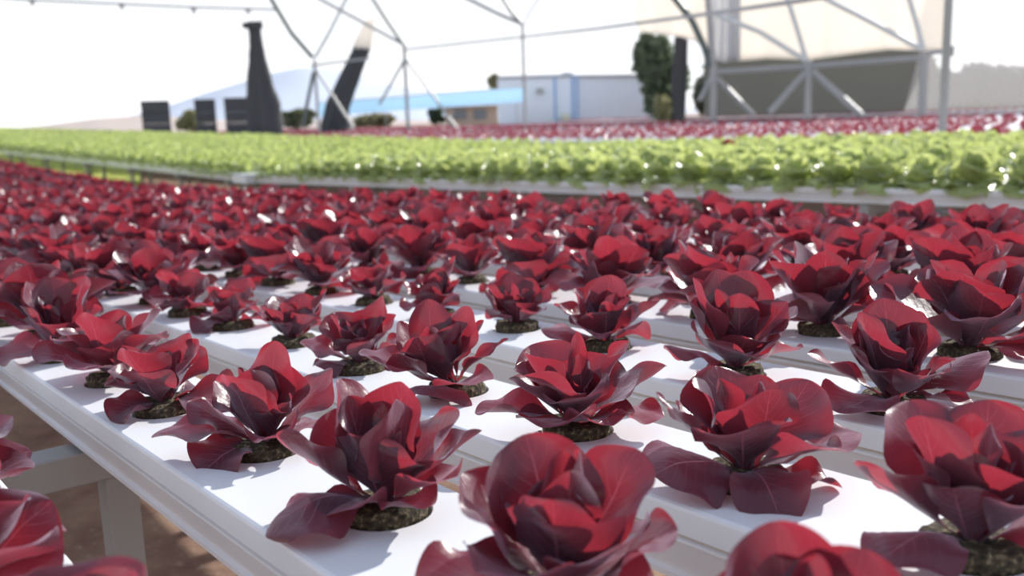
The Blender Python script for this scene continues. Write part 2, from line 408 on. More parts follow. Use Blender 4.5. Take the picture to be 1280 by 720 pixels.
SPEC = {
 (1, 2): [(212, 38, -42, .37, .125, .3), (250, 62, 82, .25, .125, .5), (300, 15, 8, .24, .07, .7), (55, 74, 80, .35, .105, .5), (18, 50, 50, .33, .12, .6), (2, 28, 38, .34, .10, .5),
          (140, 56, 50, .31, .12, .7), (183, 18, 55, .36, .085, .6, .9), (100, 68, 74, .29, .10), (330, 35, 20, .27, .10, .5), (235, 20, -5, .22, .10, .4)],
 (1, 1): [(110, 68, 60, .36, .12, .5), (40, 55, 48, .36, .105, .6), (163, 48, 50, .34, .125, .4), (262, 72, 50, .26, .13, .9), (350, 28, 30, .29, .12, .4), (195, 12, 0, .33, .10, .5),
          (80, 80, 86, .32, .05, .9), (285, 45, -5, .27, .12, .5), (230, 40, 20, .28, .12, .6), (315, 50, 40, .28, .12, .6)],
 (1, 3): [(190, 14, -4, .37, .085, .4), (75, 72, 76, .36, .078, .4), (25, 42, 48, .34, .085, .5), (250, 72, 66, .26, .115, .8), (225, 0, -30, .24, .11, .4), (300, 22, 15, .23, .08, .8),
          (150, 54, 42, .28, .08, .5), (175, 38, 28, .29, .07, .6), (320, 55, 50, .22, .07, 1.0), (350, 25, 10, .24, .09)],
 (2, 2): [(175, 40, 50, .35, .06, .5), (200, 20, -12, .32, .13, .5), (250, 68, 28, .26, .12, .7), (275, 32, -58, .32, .085, .4), (320, 40, 8, .30, .11, .6), (25, 45, 42, .35, .12, .3),
          (355, 14, 14, .35, .10, .4), (110, 64, 55, .33, .13, .5), (332, -4, -10, .27, .055, .6), (60, 60, 60, .30, .09, .8), (150, 45, 40, .28, .10)],
 (2, 3): [(190, 14, -4, .36, .085, .6), (215, 64, 28, .31, .13, .5), (130, 60, 42, .33, .12, .6), (275, 60, 18, .26, .10, .7), (10, 34, 24, .38, .13, .5), (72, 80, 86, .33, .032, .9),
          (345, 8, 0, .31, .09, .5), (300, 15, 3, .22, .12, .5), (240, 18, 0, .24, .12, .5), (50, 55, 40, .28, .11, .6), (180, 45, 30, .28, .11)],
 (2, 1): [(175, 34, 40, .34, .078, .6, .6), (110, 60, 45, .37, .13, .5), (205, 34, -30, .33, .10, .4), (250, 74, 68, .25, .10, .8), (300, 50, 40, .31, .09, .7), (10, 45, 35, .37, .13, .5),
          (55, 56, 50, .37, .12, .5), (335, 35, 20, .3, .11, .5), (225, 50, 55, .24, .09, .7), (150, 60, 60, .26, .09)],
 (3, 1): [(175, 30, 30, .34, .09, .5), (215, 4, -12, .29, .12, .3), (150, 50, 56, .35, .085, .6), (100, 70, 76, .31, .12, .6), (300, 44, 30, .25, .11, .6), (5, 20, 26, .38, .11, .3),
          (345, -5, -6, .27, .05, .6), (85, 75, 70, .38, .11, .5), (40, 60, 66, .35, .07, .7), (260, 50, 45, .20, .09, .8), (190, 50, 60, .26, .09), (330, 48, 40, .26, .08)],
 (3, 2): [(275, 58, 42, .23, .10, .4), (225, 50, 28, .28, .13, .5), (190, 24, 12, .33, .10, .5), (170, 54, 66, .38, .11, .6), (105, 72, 70, .44, .12, .6), (60, 70, 64, .44, .12, .6),
          (10, 44, 44, .37, .12, .6), (340, 30, 14, .29, .11, .5), (310, 45, 35, .26, .11, .6), (140, 62, 66, .36, .11, .6)],
 (2, 4): [(190, 25, 24, .34, .09, .5), (250, 8, 0, .26, .13, .5), (270, 68, 76, .22, .10, .8), (100, 74, 76, .37, .08, .6), (20, 44, 55, .34, .05, .7), (0, 20, 34, .36, .03, .8),
          (150, 58, 60, .31, .08, .7), (310, 12, 5, .25, .11, .5), (225, 45, 50, .24, .09), (50, 65, 62, .32, .09)],
 (3, 3): [(190, 18, 2, .33, .10, .5), (165, 44, 30, .31, .09, .7), (265, 58, 60, .21, .12, .6), (80, 70, 58, .35, .10, .5), (0, 40, 38, .33, .11, .5), (130, 58, 50, .31, .11, .6), (320, 40, 25, .25, .10), (225, 40, 20, .24, .10)],
 (1, 6): [(178, 66, 74, .42, .14, .5), (205, 10, -22, .31, .12, .5), (62, 74, 58, .43, .11, .5), (2, 38, 40, .31, .08), (270, 50, 42, .30, .12, .6), (230, 60, 60, .33, .13, .5), (120, 72, 70, .42, .12), (320, 45, 30, .28, .10)],
 (2, 5): [(185, 30, 20, .28, .08, .4), (150, 60, 64, .27, .10, .5), (40, 62, 72, .34, .055, .6), (70, 60, 50, .28, .10, .6), (270, 55, 60, .17, .09, .8), (10, 30, 25, .25, .07), (215, 10, 0, .22, .07), (300, 45, 50, .19, .09)],
 (2, 6): [(185, 42, 45, .28, .12, .4), (225, 50, 50, .22, .10, .5), (270, 62, 66, .20, .10, .6), (20, 48, 62, .32, .05, .7), (80, 60, 60, .26, .10), (0, 20, 20, .24, .05), (320, 50, 50, .20, .09), (140, 58, 60, .26, .10)],
 (3, 4): [(180, 40, 60, .24, .08, .7), (215, 40, 30, .20, .08, .6), (20, 45, 55, .28, .045, .6), (100, 70, 72, .30, .09, .6), (50, 64, 66, .27, .08), (275, 55, 60, .17, .09, .7), (320, 35, 25, .20, .08, .6), (150, 62, 66, .26, .07)],
 (3, 5): [(175, 45, 50, .26, .06, .7), (205, 15, 5, .22, .07, .6), (75, 75, 72, .27, .07, .6), (35, 66, 70, .36, .05, .8), (270, 50, 55, .18, .09, .6), (10, 48, 58, .24, .06), (130, 60, 62, .25, .07), (320, 40, 45, .19, .09)],
}
VAR_MID = []; VAR_LOW = []
for i in range(9):
    d = lettuce_mesh('v', 500+i, .335, .35, (10, 6), (9, 9, 6), wk=.8); VAR_MID.append(mesh('foliage', d[0], d[1], [M_RED], uv=d[2], tone=d[3]))
for i in range(5):
    V, Fc, UV, T = lettuce_mesh('v', 600+i, .345, .35, (5, 4), (9, 8, 4), wk=.78); n0 = len(Fc)
    pv, pf = plug_geo(n=8, seed=i); b = len(V); V += pv; UV += [(.1, .5)]*len(pv); T += [.5]*len(pv); Fc += [tuple(b+k for k in f) for f in pf]
    VAR_LOW.append(mesh('red_lettuce', V, Fc, [M_RED, M_PLUG], [0]*n0+[1]*len(pf), UV, T))
PLUGS = []
for i in range(5):
    pv, pf = plug_geo(seed=i*3.3); PLUGS.append(mesh('root_plug', pv, pf, [M_PLUG]))
all_red = []
for g in range(9):
    for k, (hx, hy) in enumerate(HOLES[g]):
        P = W(hx, hy, red_z(hx, hy)); x, y, d = proj(P+Vector((0, 0, .05)))
        if d <= 0 or not (-170 < x < 1450 and y < 1000): continue
        if hx > 7 and 2 <= hy < 3.3 : pass
        all_red.append((d, g, k, hx, hy, P, (-50 < x < 1330 and y < 860)))
all_red.sort(key=lambda t: t[0])
inview = [t for t in all_red if t[6]]
keep = set((t[1], t[2]) for t in inview[:300])
rr = random.Random(5)
GR = 'red lettuces on the front bed'
stuff = [[], [], [], []]
lowsrc = lettuce_mesh('v', 900, .33, .33, (3, 2), (7, 6, 3), wk=.75)
for d, g, k, hx, hy, P, vis in all_red:
    hero = HERO.get((g, k))
    rot = rr.uniform(0, 6.28); sc = rr.uniform(.82, 1.12)
    if g >= 6: sc *= .9
    if hero:
        R, H, seed, rz, lab = hero
        t = empty('red_lettuce', P, rz)
        V, Fc, UV, T = lettuce_mesh('v', seed, R, H, (20, 12), (7, 5, 4), SPEC.get((g, k)), .09 if (g, k) == (2, 4) else 0.)
        o = link('foliage', mesh('foliage', V, Fc, [M_RED], uv=UV, tone=T), [], t)
        p = link('root_plug', PLUGS[seed % 5], [], t)
        tag(t, lab, 'lettuce', GR)
        continue
    if (g, k) not in keep and not (not vis and d < 2):
        M = Matrix.Rotation(rot, 3, 'Z')*sc; b = len(stuff[0])
        for v in lowsrc[0]: stuff[0].append(M @ v + P)
        stuff[1] += [tuple(b+i for i in f) for f in lowsrc[1]]; stuff[2] += lowsrc[2]; stuff[3] += [min(1, max(0, q+rr.uniform(-.3, .3))) for q in lowsrc[3]]
        continue
    if d < 2.6:
        t = empty('red_lettuce', P, rot); t.scale = (sc,)*3
        link('foliage', VAR_MID[rr.randrange(9)], [], t); link('root_plug', PLUGS[rr.randrange(5)], [], t)
    else:
        t = link('red_lettuce', VAR_LOW[rr.randrange(5)], []); t.location = P; t.rotation_euler = (0, 0, rot); t.scale = (sc,)*3
    if k < 15 and d < 3.4:
        lab = 'red lettuce in the %s gully from the soil edge, %s plant back along it' % (ORD[g], ORD[k+1])
        tag(t, lab, 'lettuce', GR)
    else:
        tag(t, 'small blurred red lettuce far back along the %s gully from the soil edge' % (ORD[g] if g else 'outermost'), 'lettuce', 'distant red lettuces in gully %s' % (ORD[g] or 'zero'))
o = link('distant_red_lettuces', mesh('distant_red_lettuces', stuff[0], stuff[1], [M_RED], uv=stuff[2], tone=stuff[3]), [])
tag(o, 'mass of blurred red lettuces where the front bed narrows into the distance', 'lettuces', kind='stuff')

# ---------- green lettuces
def green_geo(seed, res=(7, 5), n=(9, 8, 7), R=.39, H=.54):
    rd = random.Random(seed); V, Fc, UV, T = [], [], [], []; k = 0
    for ring, cnt in enumerate(n):
        for i in range(cnt):
            az = ring*.4+2*PI*i/cnt+rd.uniform(-.2, .2); k += 1
            if ring == 0: L, w, e0, e1, cup = R*rd.uniform(1.1, 1.3), R*rd.uniform(.44, .56), rd.uniform(18, 38), rd.uniform(-60, 0), -.3
            elif ring == 1: L, w, e0, e1, cup = R*rd.uniform(1.05, 1.3), R*rd.uniform(.5, .6), rd.uniform(45, 60), rd.uniform(5, 50), .4
            else: L, w, e0, e1, cup = H*rd.uniform(.8, 1.05), R*rd.uniform(.4, .52), rd.uniform(68, 85), rd.uniform(50, 110), .9
            add_leaf(V, Fc, UV, T, az, .03, L, w, e0, e1, cup, rd.uniform(-.4, .4), .11, res[0], res[1], .03, rd.uniform(-.3, .3), rd.uniform(-.5, .2), rd.random(), seed+k*.77)
    return V, Fc, UV, T
VG = []
for i in range(6):
    d_ = green_geo(40+i, (9, 6)); VG.append(mesh('green_lettuce', d_[0], d_[1], [M_GREEN], uv=d_[2], tone=d_[3]))
glow = green_geo(77, (3, 2), (7, 5, 3))
NG = 18
gl = []
for i in range(NG):
    cx = XG+.95*i
    y = 2+.36*(i % 2)
    while y < 200:
        if not (K2-.3 < y < K2+.3):
            P = W(cx+rr.uniform(-.05, .05), y, green_z(cx, y)); x, yy, d = proj(P)
            if d > 0 and -80 < x < 1370: gl.append((d, i, P, x))
        y += .74
gl.sort(key=lambda t: t[0])
st = [[], [], [], []]
front = sorted([t for t in gl if t[1] == 0 and t[3] < 1310], key=lambda t: -t[3])[:18]
odd = {}
for tx, ty, lab in ((905, 180, 'lone dark red lettuce growing among the green heads, near the picture centre'), (1238, 158, 'lone dark red lettuce at the back of the green bed near the thick post')):
    def miss(t):
        a = proj(t[2]+Vector((0, 0, .5*U))); return (a[0]-tx)**2+(a[1]-ty)**2*6
    odd[id(min(gl[:300], key=miss))] = lab
for q, t_ in enumerate(gl):
    d, i, P, x = t_
    if id(t_) in odd:
        t = link('red_lettuce', VAR_LOW[2], []); t.location = P; t.scale = (1.25, 1.25, 1.6); tag(t, odd[id(t_)], 'lettuce'); continue
    rot = rr.uniform(0, 6.28); sc = rr.uniform(.88, 1.12)
    if q < 300:
        o = link('green_lettuce', VG[rr.randrange(6)], []); o.location = P; o.rotation_euler = (0, 0, rot); o.scale = (sc,)*3
        if t_ in front:
            tag(o, 'green lettuce in the front green row, %s head in from the picture edge' % ORD[front.index(t_)+1], 'lettuce', 'green lettuces of the middle bed')
        elif i == 0: tag(o, 'small distant green lettuce at the front of the green bed above the red mass', 'lettuce', 'green lettuces farther along the front row')
        else: tag(o, 'bright green lettuce in the %s row back of the green bed' % ORD[i+1], 'lettuce', 'green lettuces of row %s' % ORD[i+1])
    else:
        M = Matrix.Rotation(rot, 3, 'Z')*sc; b = len(st[0])
        for v in glow[0]: st[0].append(M @ v + P)
        st[1] += [tuple(b+i_ for i_ in f) for f in glow[1]]; st[2] += glow[2]; st[3] += [min(1, max(0, q_+rr.uniform(-.3, .3))) for q_ in glow[3]]
o = link('distant_green_lettuces', mesh('distant_green_lettuces', st[0], st[1], [M_GREEN], uv=st[2], tone=st[3]), [])
tag(o, 'mass of distant green lettuces covering the back of the middle bed', 'lettuces', kind='stuff')
for i in range(NG):
    cx = XG+.95*i
    lab = 'white gully side under the front row of green lettuces' if i == 0 else 'white gully hidden under green lettuces, deeper in the green bed'
    gr = 'green bed gully edge' if i == 0 else 'gullies hidden by green lettuces'
    gully('hydroponic_gully', cx, 1.5, K2-.1, g1, [], lab, gr, hw=.27)
    lab = 'white gully bordering the far rising part of the green bed over grass' if i == 0 else 'white gully in the far rising part of the green bed'
    gully('hydroponic_gully', cx, K2+.1, 200, g2, [], lab, gr+' beyond the drain', hw=.27)

t = empty('drain_box', W(XG-.35, K2, green_z(XG, K2)-.25))
m = MB(); c = t.location; m.box(c+Vector((0, 0, .035)), (.16, .30, .07)); m.build('box_body', M_WHITE, t, bevel=.006)
m = MB(); m.box(c+Vector((0, 0, .078)), (.17, .31, .014)); m.build('lid', M_WHITE, t, bevel=.003)
m = MB(); m.tube(c+Vector((-.02, 0, -.02)), Vector((c.x-.02, c.y, .02)), .025, 12); m.build('drain_pipe', M_GROOVE, t)
tag(t, 'small white drain box where the front green gully bends upward', 'drain box')
# ---------- seedling beds behind
SZ = -1.22
def seed_geo(seed):
    return lettuce_mesh('v', seed, .19, .22, (3, 2), (5, 2))
sg = [seed_geo(70+i) for i in range(3)]
VS = [mesh('red_seedling', s[0], s[1], [M_RED], uv=s[2], tone=s[3]) for s in sg]
sd = []
for i in range(66):
    cx = 33+1.05*i
    y = .42*cx-4+rr.uniform(0, .8)
    ymax = 215
    while y < ymax:
        P = W(cx, y, SZ); x, yy, d = proj(P)
        if d > 0 and -30 < x < 1310 : sd.append((d, i, P))
        y += 1.1 if d < 18 else 1.6
sd.sort(key=lambda t: t[0])
st = [[], [], [], []]
for q, (d, i, P) in enumerate(sd):
    rot = rr.uniform(0, 6.28); sc = rr.uniform(.8, 1.2)
    if q < 300:
        o = link('red_seedling', VS[q % 3], []); o.location = P; o.rotation_euler = (0, 0, rot); o.scale = (sc,)*3
        tag(o, 'young red lettuce dotted on the white trays behind the green bed', 'seedling', 'young red lettuces behind the green bed')
    else:
        s = sg[q % 3]; M = Matrix.Rotation(rot, 3, 'Z')*sc; b = len(st[0])
        for v in s[0]: st[0].append(M @ v + P)
        st[1] += [tuple(b+i_ for i_ in f) for f in s[1]]; st[2] += s[2]; st[3] += s[3]
o = link('distant_red_seedlings', mesh('distant_red_seedlings', st[0], st[1], [M_RED], uv=st[2], tone=st[3]), [])
tag(o, 'haze of tiny red seedlings across the far white trays', 'seedlings', kind='stuff')
base = gully('hydroponic_gully', 33, 10, 216, lambda x, y: SZ, [], 'white seedling gully in the far bed behind the green lettuces', 'seedling gullies of the far bed', hw=.36)
for i in range(1, 66):
    c = base.copy(); c.location = base.location+Vector((1.05*i*U, 0, 0)); COL.objects.link(c)

st = [[], [], [], []]
for i in range(6):
    cx = 104+1.1*i
    for k in range(75):
        P = W(cx, .40*cx+1.0*k, -.82); rot = rr.uniform(0, 6.28); M = Matrix.Rotation(rot, 3, 'Z')*1.25; b = len(st[0]); s_ = sg[k % 3]
        for v in s_[0]: st[0].append(M @ v + P)
        st[1] += [tuple(b+i_ for i_ in f) for f in s_[1]]; st[2] += s_[2]; st[3] += s_[3]
    o = gully('hydroponic_gully', cx, .40*cx-1, .40*cx+76, lambda x, y: -.82, [], 'raised white gully under the last dark red strip of lettuce', 'raised gullies of the last bed', hw=.5)
o = link('distant_dark_red_lettuces', mesh('distant_dark_red_lettuces', st[0], st[1], [M_RED], uv=st[2], tone=st[3]), [])
tag(o, 'thin dark red strip of lettuces at the very back near the milky film', 'lettuces', kind='stuff')
# ------------------------------------------------------------------ benches
def bench(y, x0, x1, zf, label, group, bot=-.262, lx=None):
    t = empty('bench_frame', W(x0, y, 0)*1); t.location.z = 0
    zb = zf((x0+x1)/2, y)+bot
    m = MB(); a = W(x0, y, zb-.075); c = W(x1, y, zb-.075)
    m.box((a+c)/2, ((c-a).length, .05, .04)); m.build('cross_beam', M_STEEL, t, bevel=.002)
    for X in (lx or [x0+.2, (x0+x1)/2, x1-.2]):
        top = W(X, y, zb-.15)
        m = MB(); m.box((top.x, top.y, top.z/2), (.038, .04, top.z)); m.build('leg', M_STEEL, t, bevel=.002)
    return tag(t, label, 'bench frame', group)
bench(4.40, -.6, 8.3, z1, 'grey steel bench frame with a square leg standing on the soil under the edge gully', 'bench frames', lx=[-.4, 1.17, 4.2, 8.0])
for y in (9.5, 15.5, 21.5):
    bench(y, -.6, 8.3, z1, 'grey steel bench frame hidden below the middle of the red bed', 'hidden bench frames')
for y in (34, 44, 54, 64, 76, 90):
    bench(y, 1.8, 8.3, z2, 'far bench frame below the rising part of the red bed', 'far hidden bench frames')
for y in (8, 16, 24):
    bench(y, XG-.3, XG+16.5, g1, 'steel bench frame beneath the green bed', 'bench frames below the green bed')
for y in (33, 38, 44, 51, 59, 68, 80, 95, 115, 140):
    bench(y, XG-.3, XG+16.5, g2, 'dark bench frame with legs showing against yellow grass under the green bed', 'bench frames over the grass', lx=[XG-.1, XG+3, XG+8, XG+16])
bench(60, 103.6, 110, lambda x, y_: -.82, 'bench frame below the last dark red strip', 'bench frames of the last bed')
bench(100, 103.6, 110, lambda x, y_: -.82, 'bench frame below the last dark red strip', 'bench frames of the last bed')
for y in (40, 60, 80, 110, 150, 190):
    bench(y, 33, 100, lambda x, y_: SZ, 'bench frame below the far seedling bed', 'bench frames of the seedling bed')

# ------------------------------------------------------------------ ground, hills
def ground_mat():
    m, nt, N, L = mat('dry_soil')
    out = N.new('ShaderNodeOutputMaterial'); b = N.new('ShaderNodeBsdfPrincipled')
    tc = N.new('ShaderNodeTexCoord')
    n1 = N.new('ShaderNodeTexNoise'); n1.inputs['Scale'].default_value = 3.5; n1.inputs['Detail'].default_value = 10; n1.inputs['Roughness'].default_value = .65
    n2 = N.new('ShaderNodeTexNoise'); n2.inputs['Scale'].default_value = 35; n2.inputs['Detail'].default_value = 6
    L.new(tc.outputs['Object'], n1.inputs[0]); L.new(tc.outputs['Object'], n2.inputs[0])
    cr = N.new('ShaderNodeValToRGB'); L.new(n1.outputs['Fac'], cr.inputs[0]); e = cr.color_ramp.elements
    e[0].position = .33; e[0].color = (.17, .085, .06, 1); e[1].position = .7; e[1].color = (.38, .25, .17, 1)
    mx = N.new('ShaderNodeMix'); mx.data_type = 'RGBA'; mx.inputs[7].default_value = (.45, .33, .22, 1)
    mr = N.new('ShaderNodeMapRange'); mr.inputs[1].default_value = .58; mr.inputs[2].default_value = .7; mr.inputs[4].default_value = .6
    L.new(n2.outputs['Fac'], mr.inputs[0]); L.new(mr.outputs[0], mx.inputs[0]); L.new(cr.outputs[0], mx.inputs[6])
    L.new(mx.outputs[2], b.inputs['Base Color']); b.inputs['Roughness'].default_value = .95
    bp = N.new('ShaderNodeBump'); bp.inputs['Strength'].default_value = .8; bp.inputs['Distance'].default_value = .03
    L.new(n1.outputs['Fac'], bp.inputs['Height']); L.new(bp.outputs[0], b.inputs['Normal']); L.new(b.outputs[0], out.inputs[0]); return m
m = MB(); m.add([(-60, -30, 0), (6000, -30, 0), (6000, 6000, 0), (-2500, 6000, 0), (-60, 30, 0)], [(0, 1, 2, 3, 4)])
tag(m.build('ground', ground_mat()), 'dry reddish brown soil floor under the benches', 'ground', kind='structure')
M_LAWN = plain('yellow_green_grass', (.55, .60, .16), .9, .25, 6)
m = MB(); m.add([W(-20, 36, 0), W(11.5, 36, 0), W(84, 260, 0), W(-20, 260, 0)], [(0, 1, 2, 3)])
for i, v in enumerate(m.V): v.z = .02
rb = random.Random(9)
for i in range(6000):
    x, y = rb.uniform(-18, 30)*U, rb.uniform(40, 200)*U; a = rb.uniform(0, PI); h = rb.uniform(.05, .14); w = .012
    if x > .32*y: continue
    dx, dy = math.cos(a)*w, math.sin(a)*w
    m.add([(x-dx, y-dy, .02), (x+dx, y+dy, .02), (x+rb.uniform(-.04, .04), y+rb.uniform(-.04, .04), .02+h)], [(0, 1, 2)])
tag(m.build('grass', M_LAWN), 'sunlit yellow green grass seen below the far green bed', 'grass', kind='stuff')

def hills(name, ridge, D, depth, foot, mtl, label, seed=0):
    """a real range: crest directions from the photo at D metres, falling away towards and behind"""
    m = MB(); cols = []
    xs = []
    x = ridge[0][0]
    while x <= ridge[-1][0]: xs.append(x); x += 12
    for x in xs:
        for i in range(len(ridge)-1):
            if ridge[i][0] <= x <= ridge[i+1][0]:
                t = (x-ridge[i][0])/(ridge[i+1][0]-ridge[i][0]); y = ridge[i][1]*(1-t)+ridge[i+1][1]*t; break
        c = at(x, y, D); base = Vector((c.x, c.y, 0)).normalized()
        z = max(1, c.z)
        cols.append([Vector((base.x*(D+s*depth), base.y*(D+s*depth), z*k*(1+.0*s)+ (D*.002*noise.noise(Vector((x*.03, s*6, seed))) if 0 < k < 1 else 0) - (3 if k == 0 else 0)))
                     for s, k in ((-1, 0), (-.8, .12), (-.6, .34), (-.4, .55), (-.2, .82), (0, 1), (.3, .7), (.7, .2), (1, 0))])
    n = len(cols[0])
    for c in cols: m.V += c
    for i in range(len(cols)-1):
        for j in range(n-1): m.F.append((i*n+j, (i+1)*n+j, (i+1)*n+j+1, i*n+j+1)); m.M.append(0)
    return tag(m.build(name, mtl, smooth=True), label, 'hills', kind='structure')
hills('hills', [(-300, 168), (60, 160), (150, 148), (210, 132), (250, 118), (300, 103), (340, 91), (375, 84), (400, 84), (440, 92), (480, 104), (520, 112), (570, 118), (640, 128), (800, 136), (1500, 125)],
      2600, 1500, 0, plain('haze_painted_rock', (.56, .61, .70), .95, .06, .002), 'pale blue mountain ridge behind the greenhouse frames', 1)  # distance haze is painted into the ridge's pale blue base colour
hills('hills', [(-400, 172), (0, 162), (60, 156), (120, 148), (180, 144), (230, 147), (300, 152), (420, 150), (620, 150), (900, 140), (1500, 118)],
      420, 200, 0, plain('dry_hill_grass', (.56, .46, .40), .95, .12, .02), 'low tan slope under the far ridge', 2)

# ------------------------------------------------------------------ greenhouse frames
KR = {}
KD = 18.
def truss(members, D, label, group, r=.03, square=False):
    """members: (kind, photo polyline, radius, material)"""
    node = members[0][1][0]
    b = at(node[0], node[1], D); t = empty('greenhouse_truss', (b.x, b.y, 0))
    for kind, pts, rad, mt in members:
        m = MB(); P = []
        for q in pts:
            P.append(at(q[0], q[1], q[2] if len(q) > 2 else D))
        if kind == 'post': P[-1] = Vector((P[0].x, P[0].y, 0))
        for i in range(len(P)-1): m.tube(P[i], P[i+1], rad*D*KR.get(mt.name, 1)/(12 if D in (34, 31) and 'x' in () else KD), 8)
        m.build(kind, mt, t, smooth=False)
    return tag(t, label, 'greenhouse truss', group)
GT = 'branching steel trusses of the greenhouse'
ST, DK, PL = M_STEEL, M_DARKSTEEL, M_PALESTEEL
truss([('post', [(393, 74), (394, 150)], .030, ST), ('rafter', [(391, 72), (365, 42), (340, 0), (322, -34)], .042, DK), ('rafter', [(394, 72), (412, 40), (432, 0), (446, -30)], .032, PL),
       ('brace', [(392, 90), (378, 160)], .035, DK), ('brace', [(396, 88), (420, 126), (442, 160)], .025, ST), ('tie_rail', [(388, 82), (420, 78), (462, 73)], .02, ST)],
      34, 'leftmost greenhouse truss with a dark slanting rafter above the black crates', GT)
truss([('post', [(505, 55), (507, 155)], .035, ST), ('rafter', [(504, 56), (485, 28), (467, 0), (450, -26)], .032, DK), ('rafter', [(503, 55), (450, 26), (402, 0), (350, -30)], .028, ST),
       ('brace', [(506, 74), (490, 103), (474, 131)], .026, ST), ('brace', [(508, 74), (540, 118), (572, 162)], .026, ST)],
      34, 'greenhouse truss standing over the pale blue awning, between two others', GT)
truss([('post', [(653, 30), (656, 158)], .028, ST), ('rafter', [(652, 30), (640, 16), (630, 0), (615, -30)], .04, ST), ('rafter', [(650, 29), (620, 16), (588, 0), (540, -24)], .035, ST),
       ('rafter', [(655, 30), (663, 14), (672, 0), (684, -24)], .016, PL)],
      31, 'slim greenhouse post forking upward beside the blue white building', GT)
truss([('post', [(892, 80), (891, 146)], .06, ST), ('rafter', [(888, 84), (880, 58), (865, 26), (845, 0), (825, -28)], .06, DK), ('upright', [(891, 80), (888, 40), (884, -10)], .055, ST),
       ('brace', [(895, 96), (920, 122), (942, 144)], .045, ST), ('brace', [(890, 96), (874, 126)], .04, ST)],
      31, 'greenhouse truss with a curved dark green rafter by the dark tree trunk', GT)
truss([('post', [(1011, 75), (1011, 147)], .06, ST), ('rafter', [(1008, 76), (997, 38), (985, 0), (977, -28)], .045, PL), ('rafter', [(1008, 76), (950, 40), (895, 18)], .045, PL),
       ('brace', [(1008, 90), (985, 115), (962, 141)], .055, ST), ('brace', [(1014, 88), (1046, 116), (1080, 147)], .06, ST)],
      30, 'middle truss of the shaded side with two diagonal braces against dark hedge', GT)
truss([('post', [(1156, 66), (1155, 143)], .075, ST), ('rafter', [(1153, 62), (1095, 30), (1036, 0), (980, -28)], .05, PL), ('rafter', [(1154, 62), (1146, 30), (1137, 0), (1130, -26)], .05, PL),
       ('brace', [(1160, 66), (1180, 64)], .04, ST)],
      29, 'greenhouse truss beside the thick nearest post, rafters fanning upward', GT)
def rail(name, pts, r, mt, label, group=None, cat='greenhouse rail'):
    P = [at(*p) for p in pts]; m = MB(); m.path(P, r)
    o = m.build(name, mt, at_origin=P[0]); return tag(o, label, cat, group)
rail('side_rail', [(892, 90, 31), (1011, 83, 30), (1156, 72, 29)], .075, ST, 'grey side rail joining the three trusses in front of the hedge')
rail('overhead_pipe', [(505, 62, 34), (655, 46, 31), (745, 36, 24), (880, 18, 18), (1000, 1, 14), (1120, -18, 12)], .035, M_STEEL, 'slanting overhead pipe crossing from slim post to shade cloth')
w = empty('irrigation_wire', at(20, -3, 33))
P = [at(x, y, 34) for x, y in ((-60, -6), (-20, -4), (38, 0), (150, 5), (240, 9), (345, 12))]
m = MB(); m.path(P, .035); m.build('wire', M_STEEL, w)
for x, y in ((40, 1), (152, 6), (242, 11), (310, 12)):
    c = at(x, y, 34); m = MB(); m.box(c, (.14, .14, .12)); m.tube(c, c-Vector((0, 0, .16)), .05, 8); m.build('sprinkler_nozzle', M_STEEL, w, bevel=.003)
tag(w, 'thin overhead wire with small hanging nozzles across the white sky', 'wire')
b_ = at(1187, 0, 10.8); t = empty('greenhouse_post', (b_.x, b_.y, 0)); m = MB(); top = at(1188, -40, 10.8); m.tube(top, (top.x, top.y, 0), .042, 14); m.build('post', ST, t, smooth=False)
m = MB(); m.box((top.x, top.y, .02), (.2, .2, .04)); m.build('base_plate', ST, t); 
m = MB(); cc = at(1186, 64, 10.8); m.tube(cc-Vector((0, 0, .05)), cc+Vector((0, 0, .05)), .052, 14); m.build('clamp', ST, t)
tag(t, 'thick grey greenhouse post standing behind the green lettuces', 'post')
rail('cable', [(325, 26, 30), (331, 23, 31), (340, 27, 32), (354, 29, 33)], .025, M_STEEL, 'thin drooping cable between net roll and dark rafter', cat='cable')

# ------------------------------------------------------------------ cloths and screens
def sheet(name, top, bot, D, mt, label, cat, cols=60, rows=14, amp=.12, fr=9, parent=None, D2=None):
    """a hanging cloth between two photo polylines, folded in depth"""
    def lerp(pl, t):
        x = pl[0][0]+(pl[-1][0]-pl[0][0])*t
        for i in range(len(pl)-1):
            if pl[i][0] <= x <= pl[i+1][0] and pl[i+1][0] > pl[i][0]:
                k = (x-pl[i][0])/(pl[i+1][0]-pl[i][0]); return x, pl[i][1]*(1-k)+pl[i+1][1]*k
        return pl[-1]
    V = []; Fc = []
    for i in range(cols+1):
        a, b = lerp(top, i/cols), lerp(bot, i/cols)
        for j in range(rows+1):
            s = j/rows; dd = (D if D2 is None else D+(D2-D)*i/cols)+amp*(math.sin(i*fr/cols*6.28+s*1.5)+.2*math.sin(i*fr*2.7/cols*6.28+2))*(.4+.6*s)
            V.append(at(a[0]*(1-s)+b[0]*s, a[1]*(1-s)+b[1]*s, dd))
    for i in range(cols):
        for j in range(rows): k = i*(rows+1)+j; Fc.append((k, k+1, k+rows+2, k+rows+1))
    org = V[0].copy(); me = mesh(name, [v-org for v in V], Fc, [mt]); o = bpy.data.objects.new(name, me); COL.objects.link(o); o.location = org
    so = o.modifiers.new('s', 'SOLIDIFY'); so.thickness = .006
    return tag(o, label, cat) if label else o
M_SHADE = plain('cream_shade_cloth', (.88, .83, .77), .8, .03, 1, trans=.62, tcol=(1, .95, .88))
M_SHADE2 = plain('grey_gathered_cloth', (.72, .72, .73), .8, .05, 3, trans=.5, tcol=(.85, .84, .84))
M_VEIL = plain('milky_plastic_film', (.78, .76, .75), .6, .03, 1, trans=.5, tcol=(.85, .84, .83), alpha=.76)
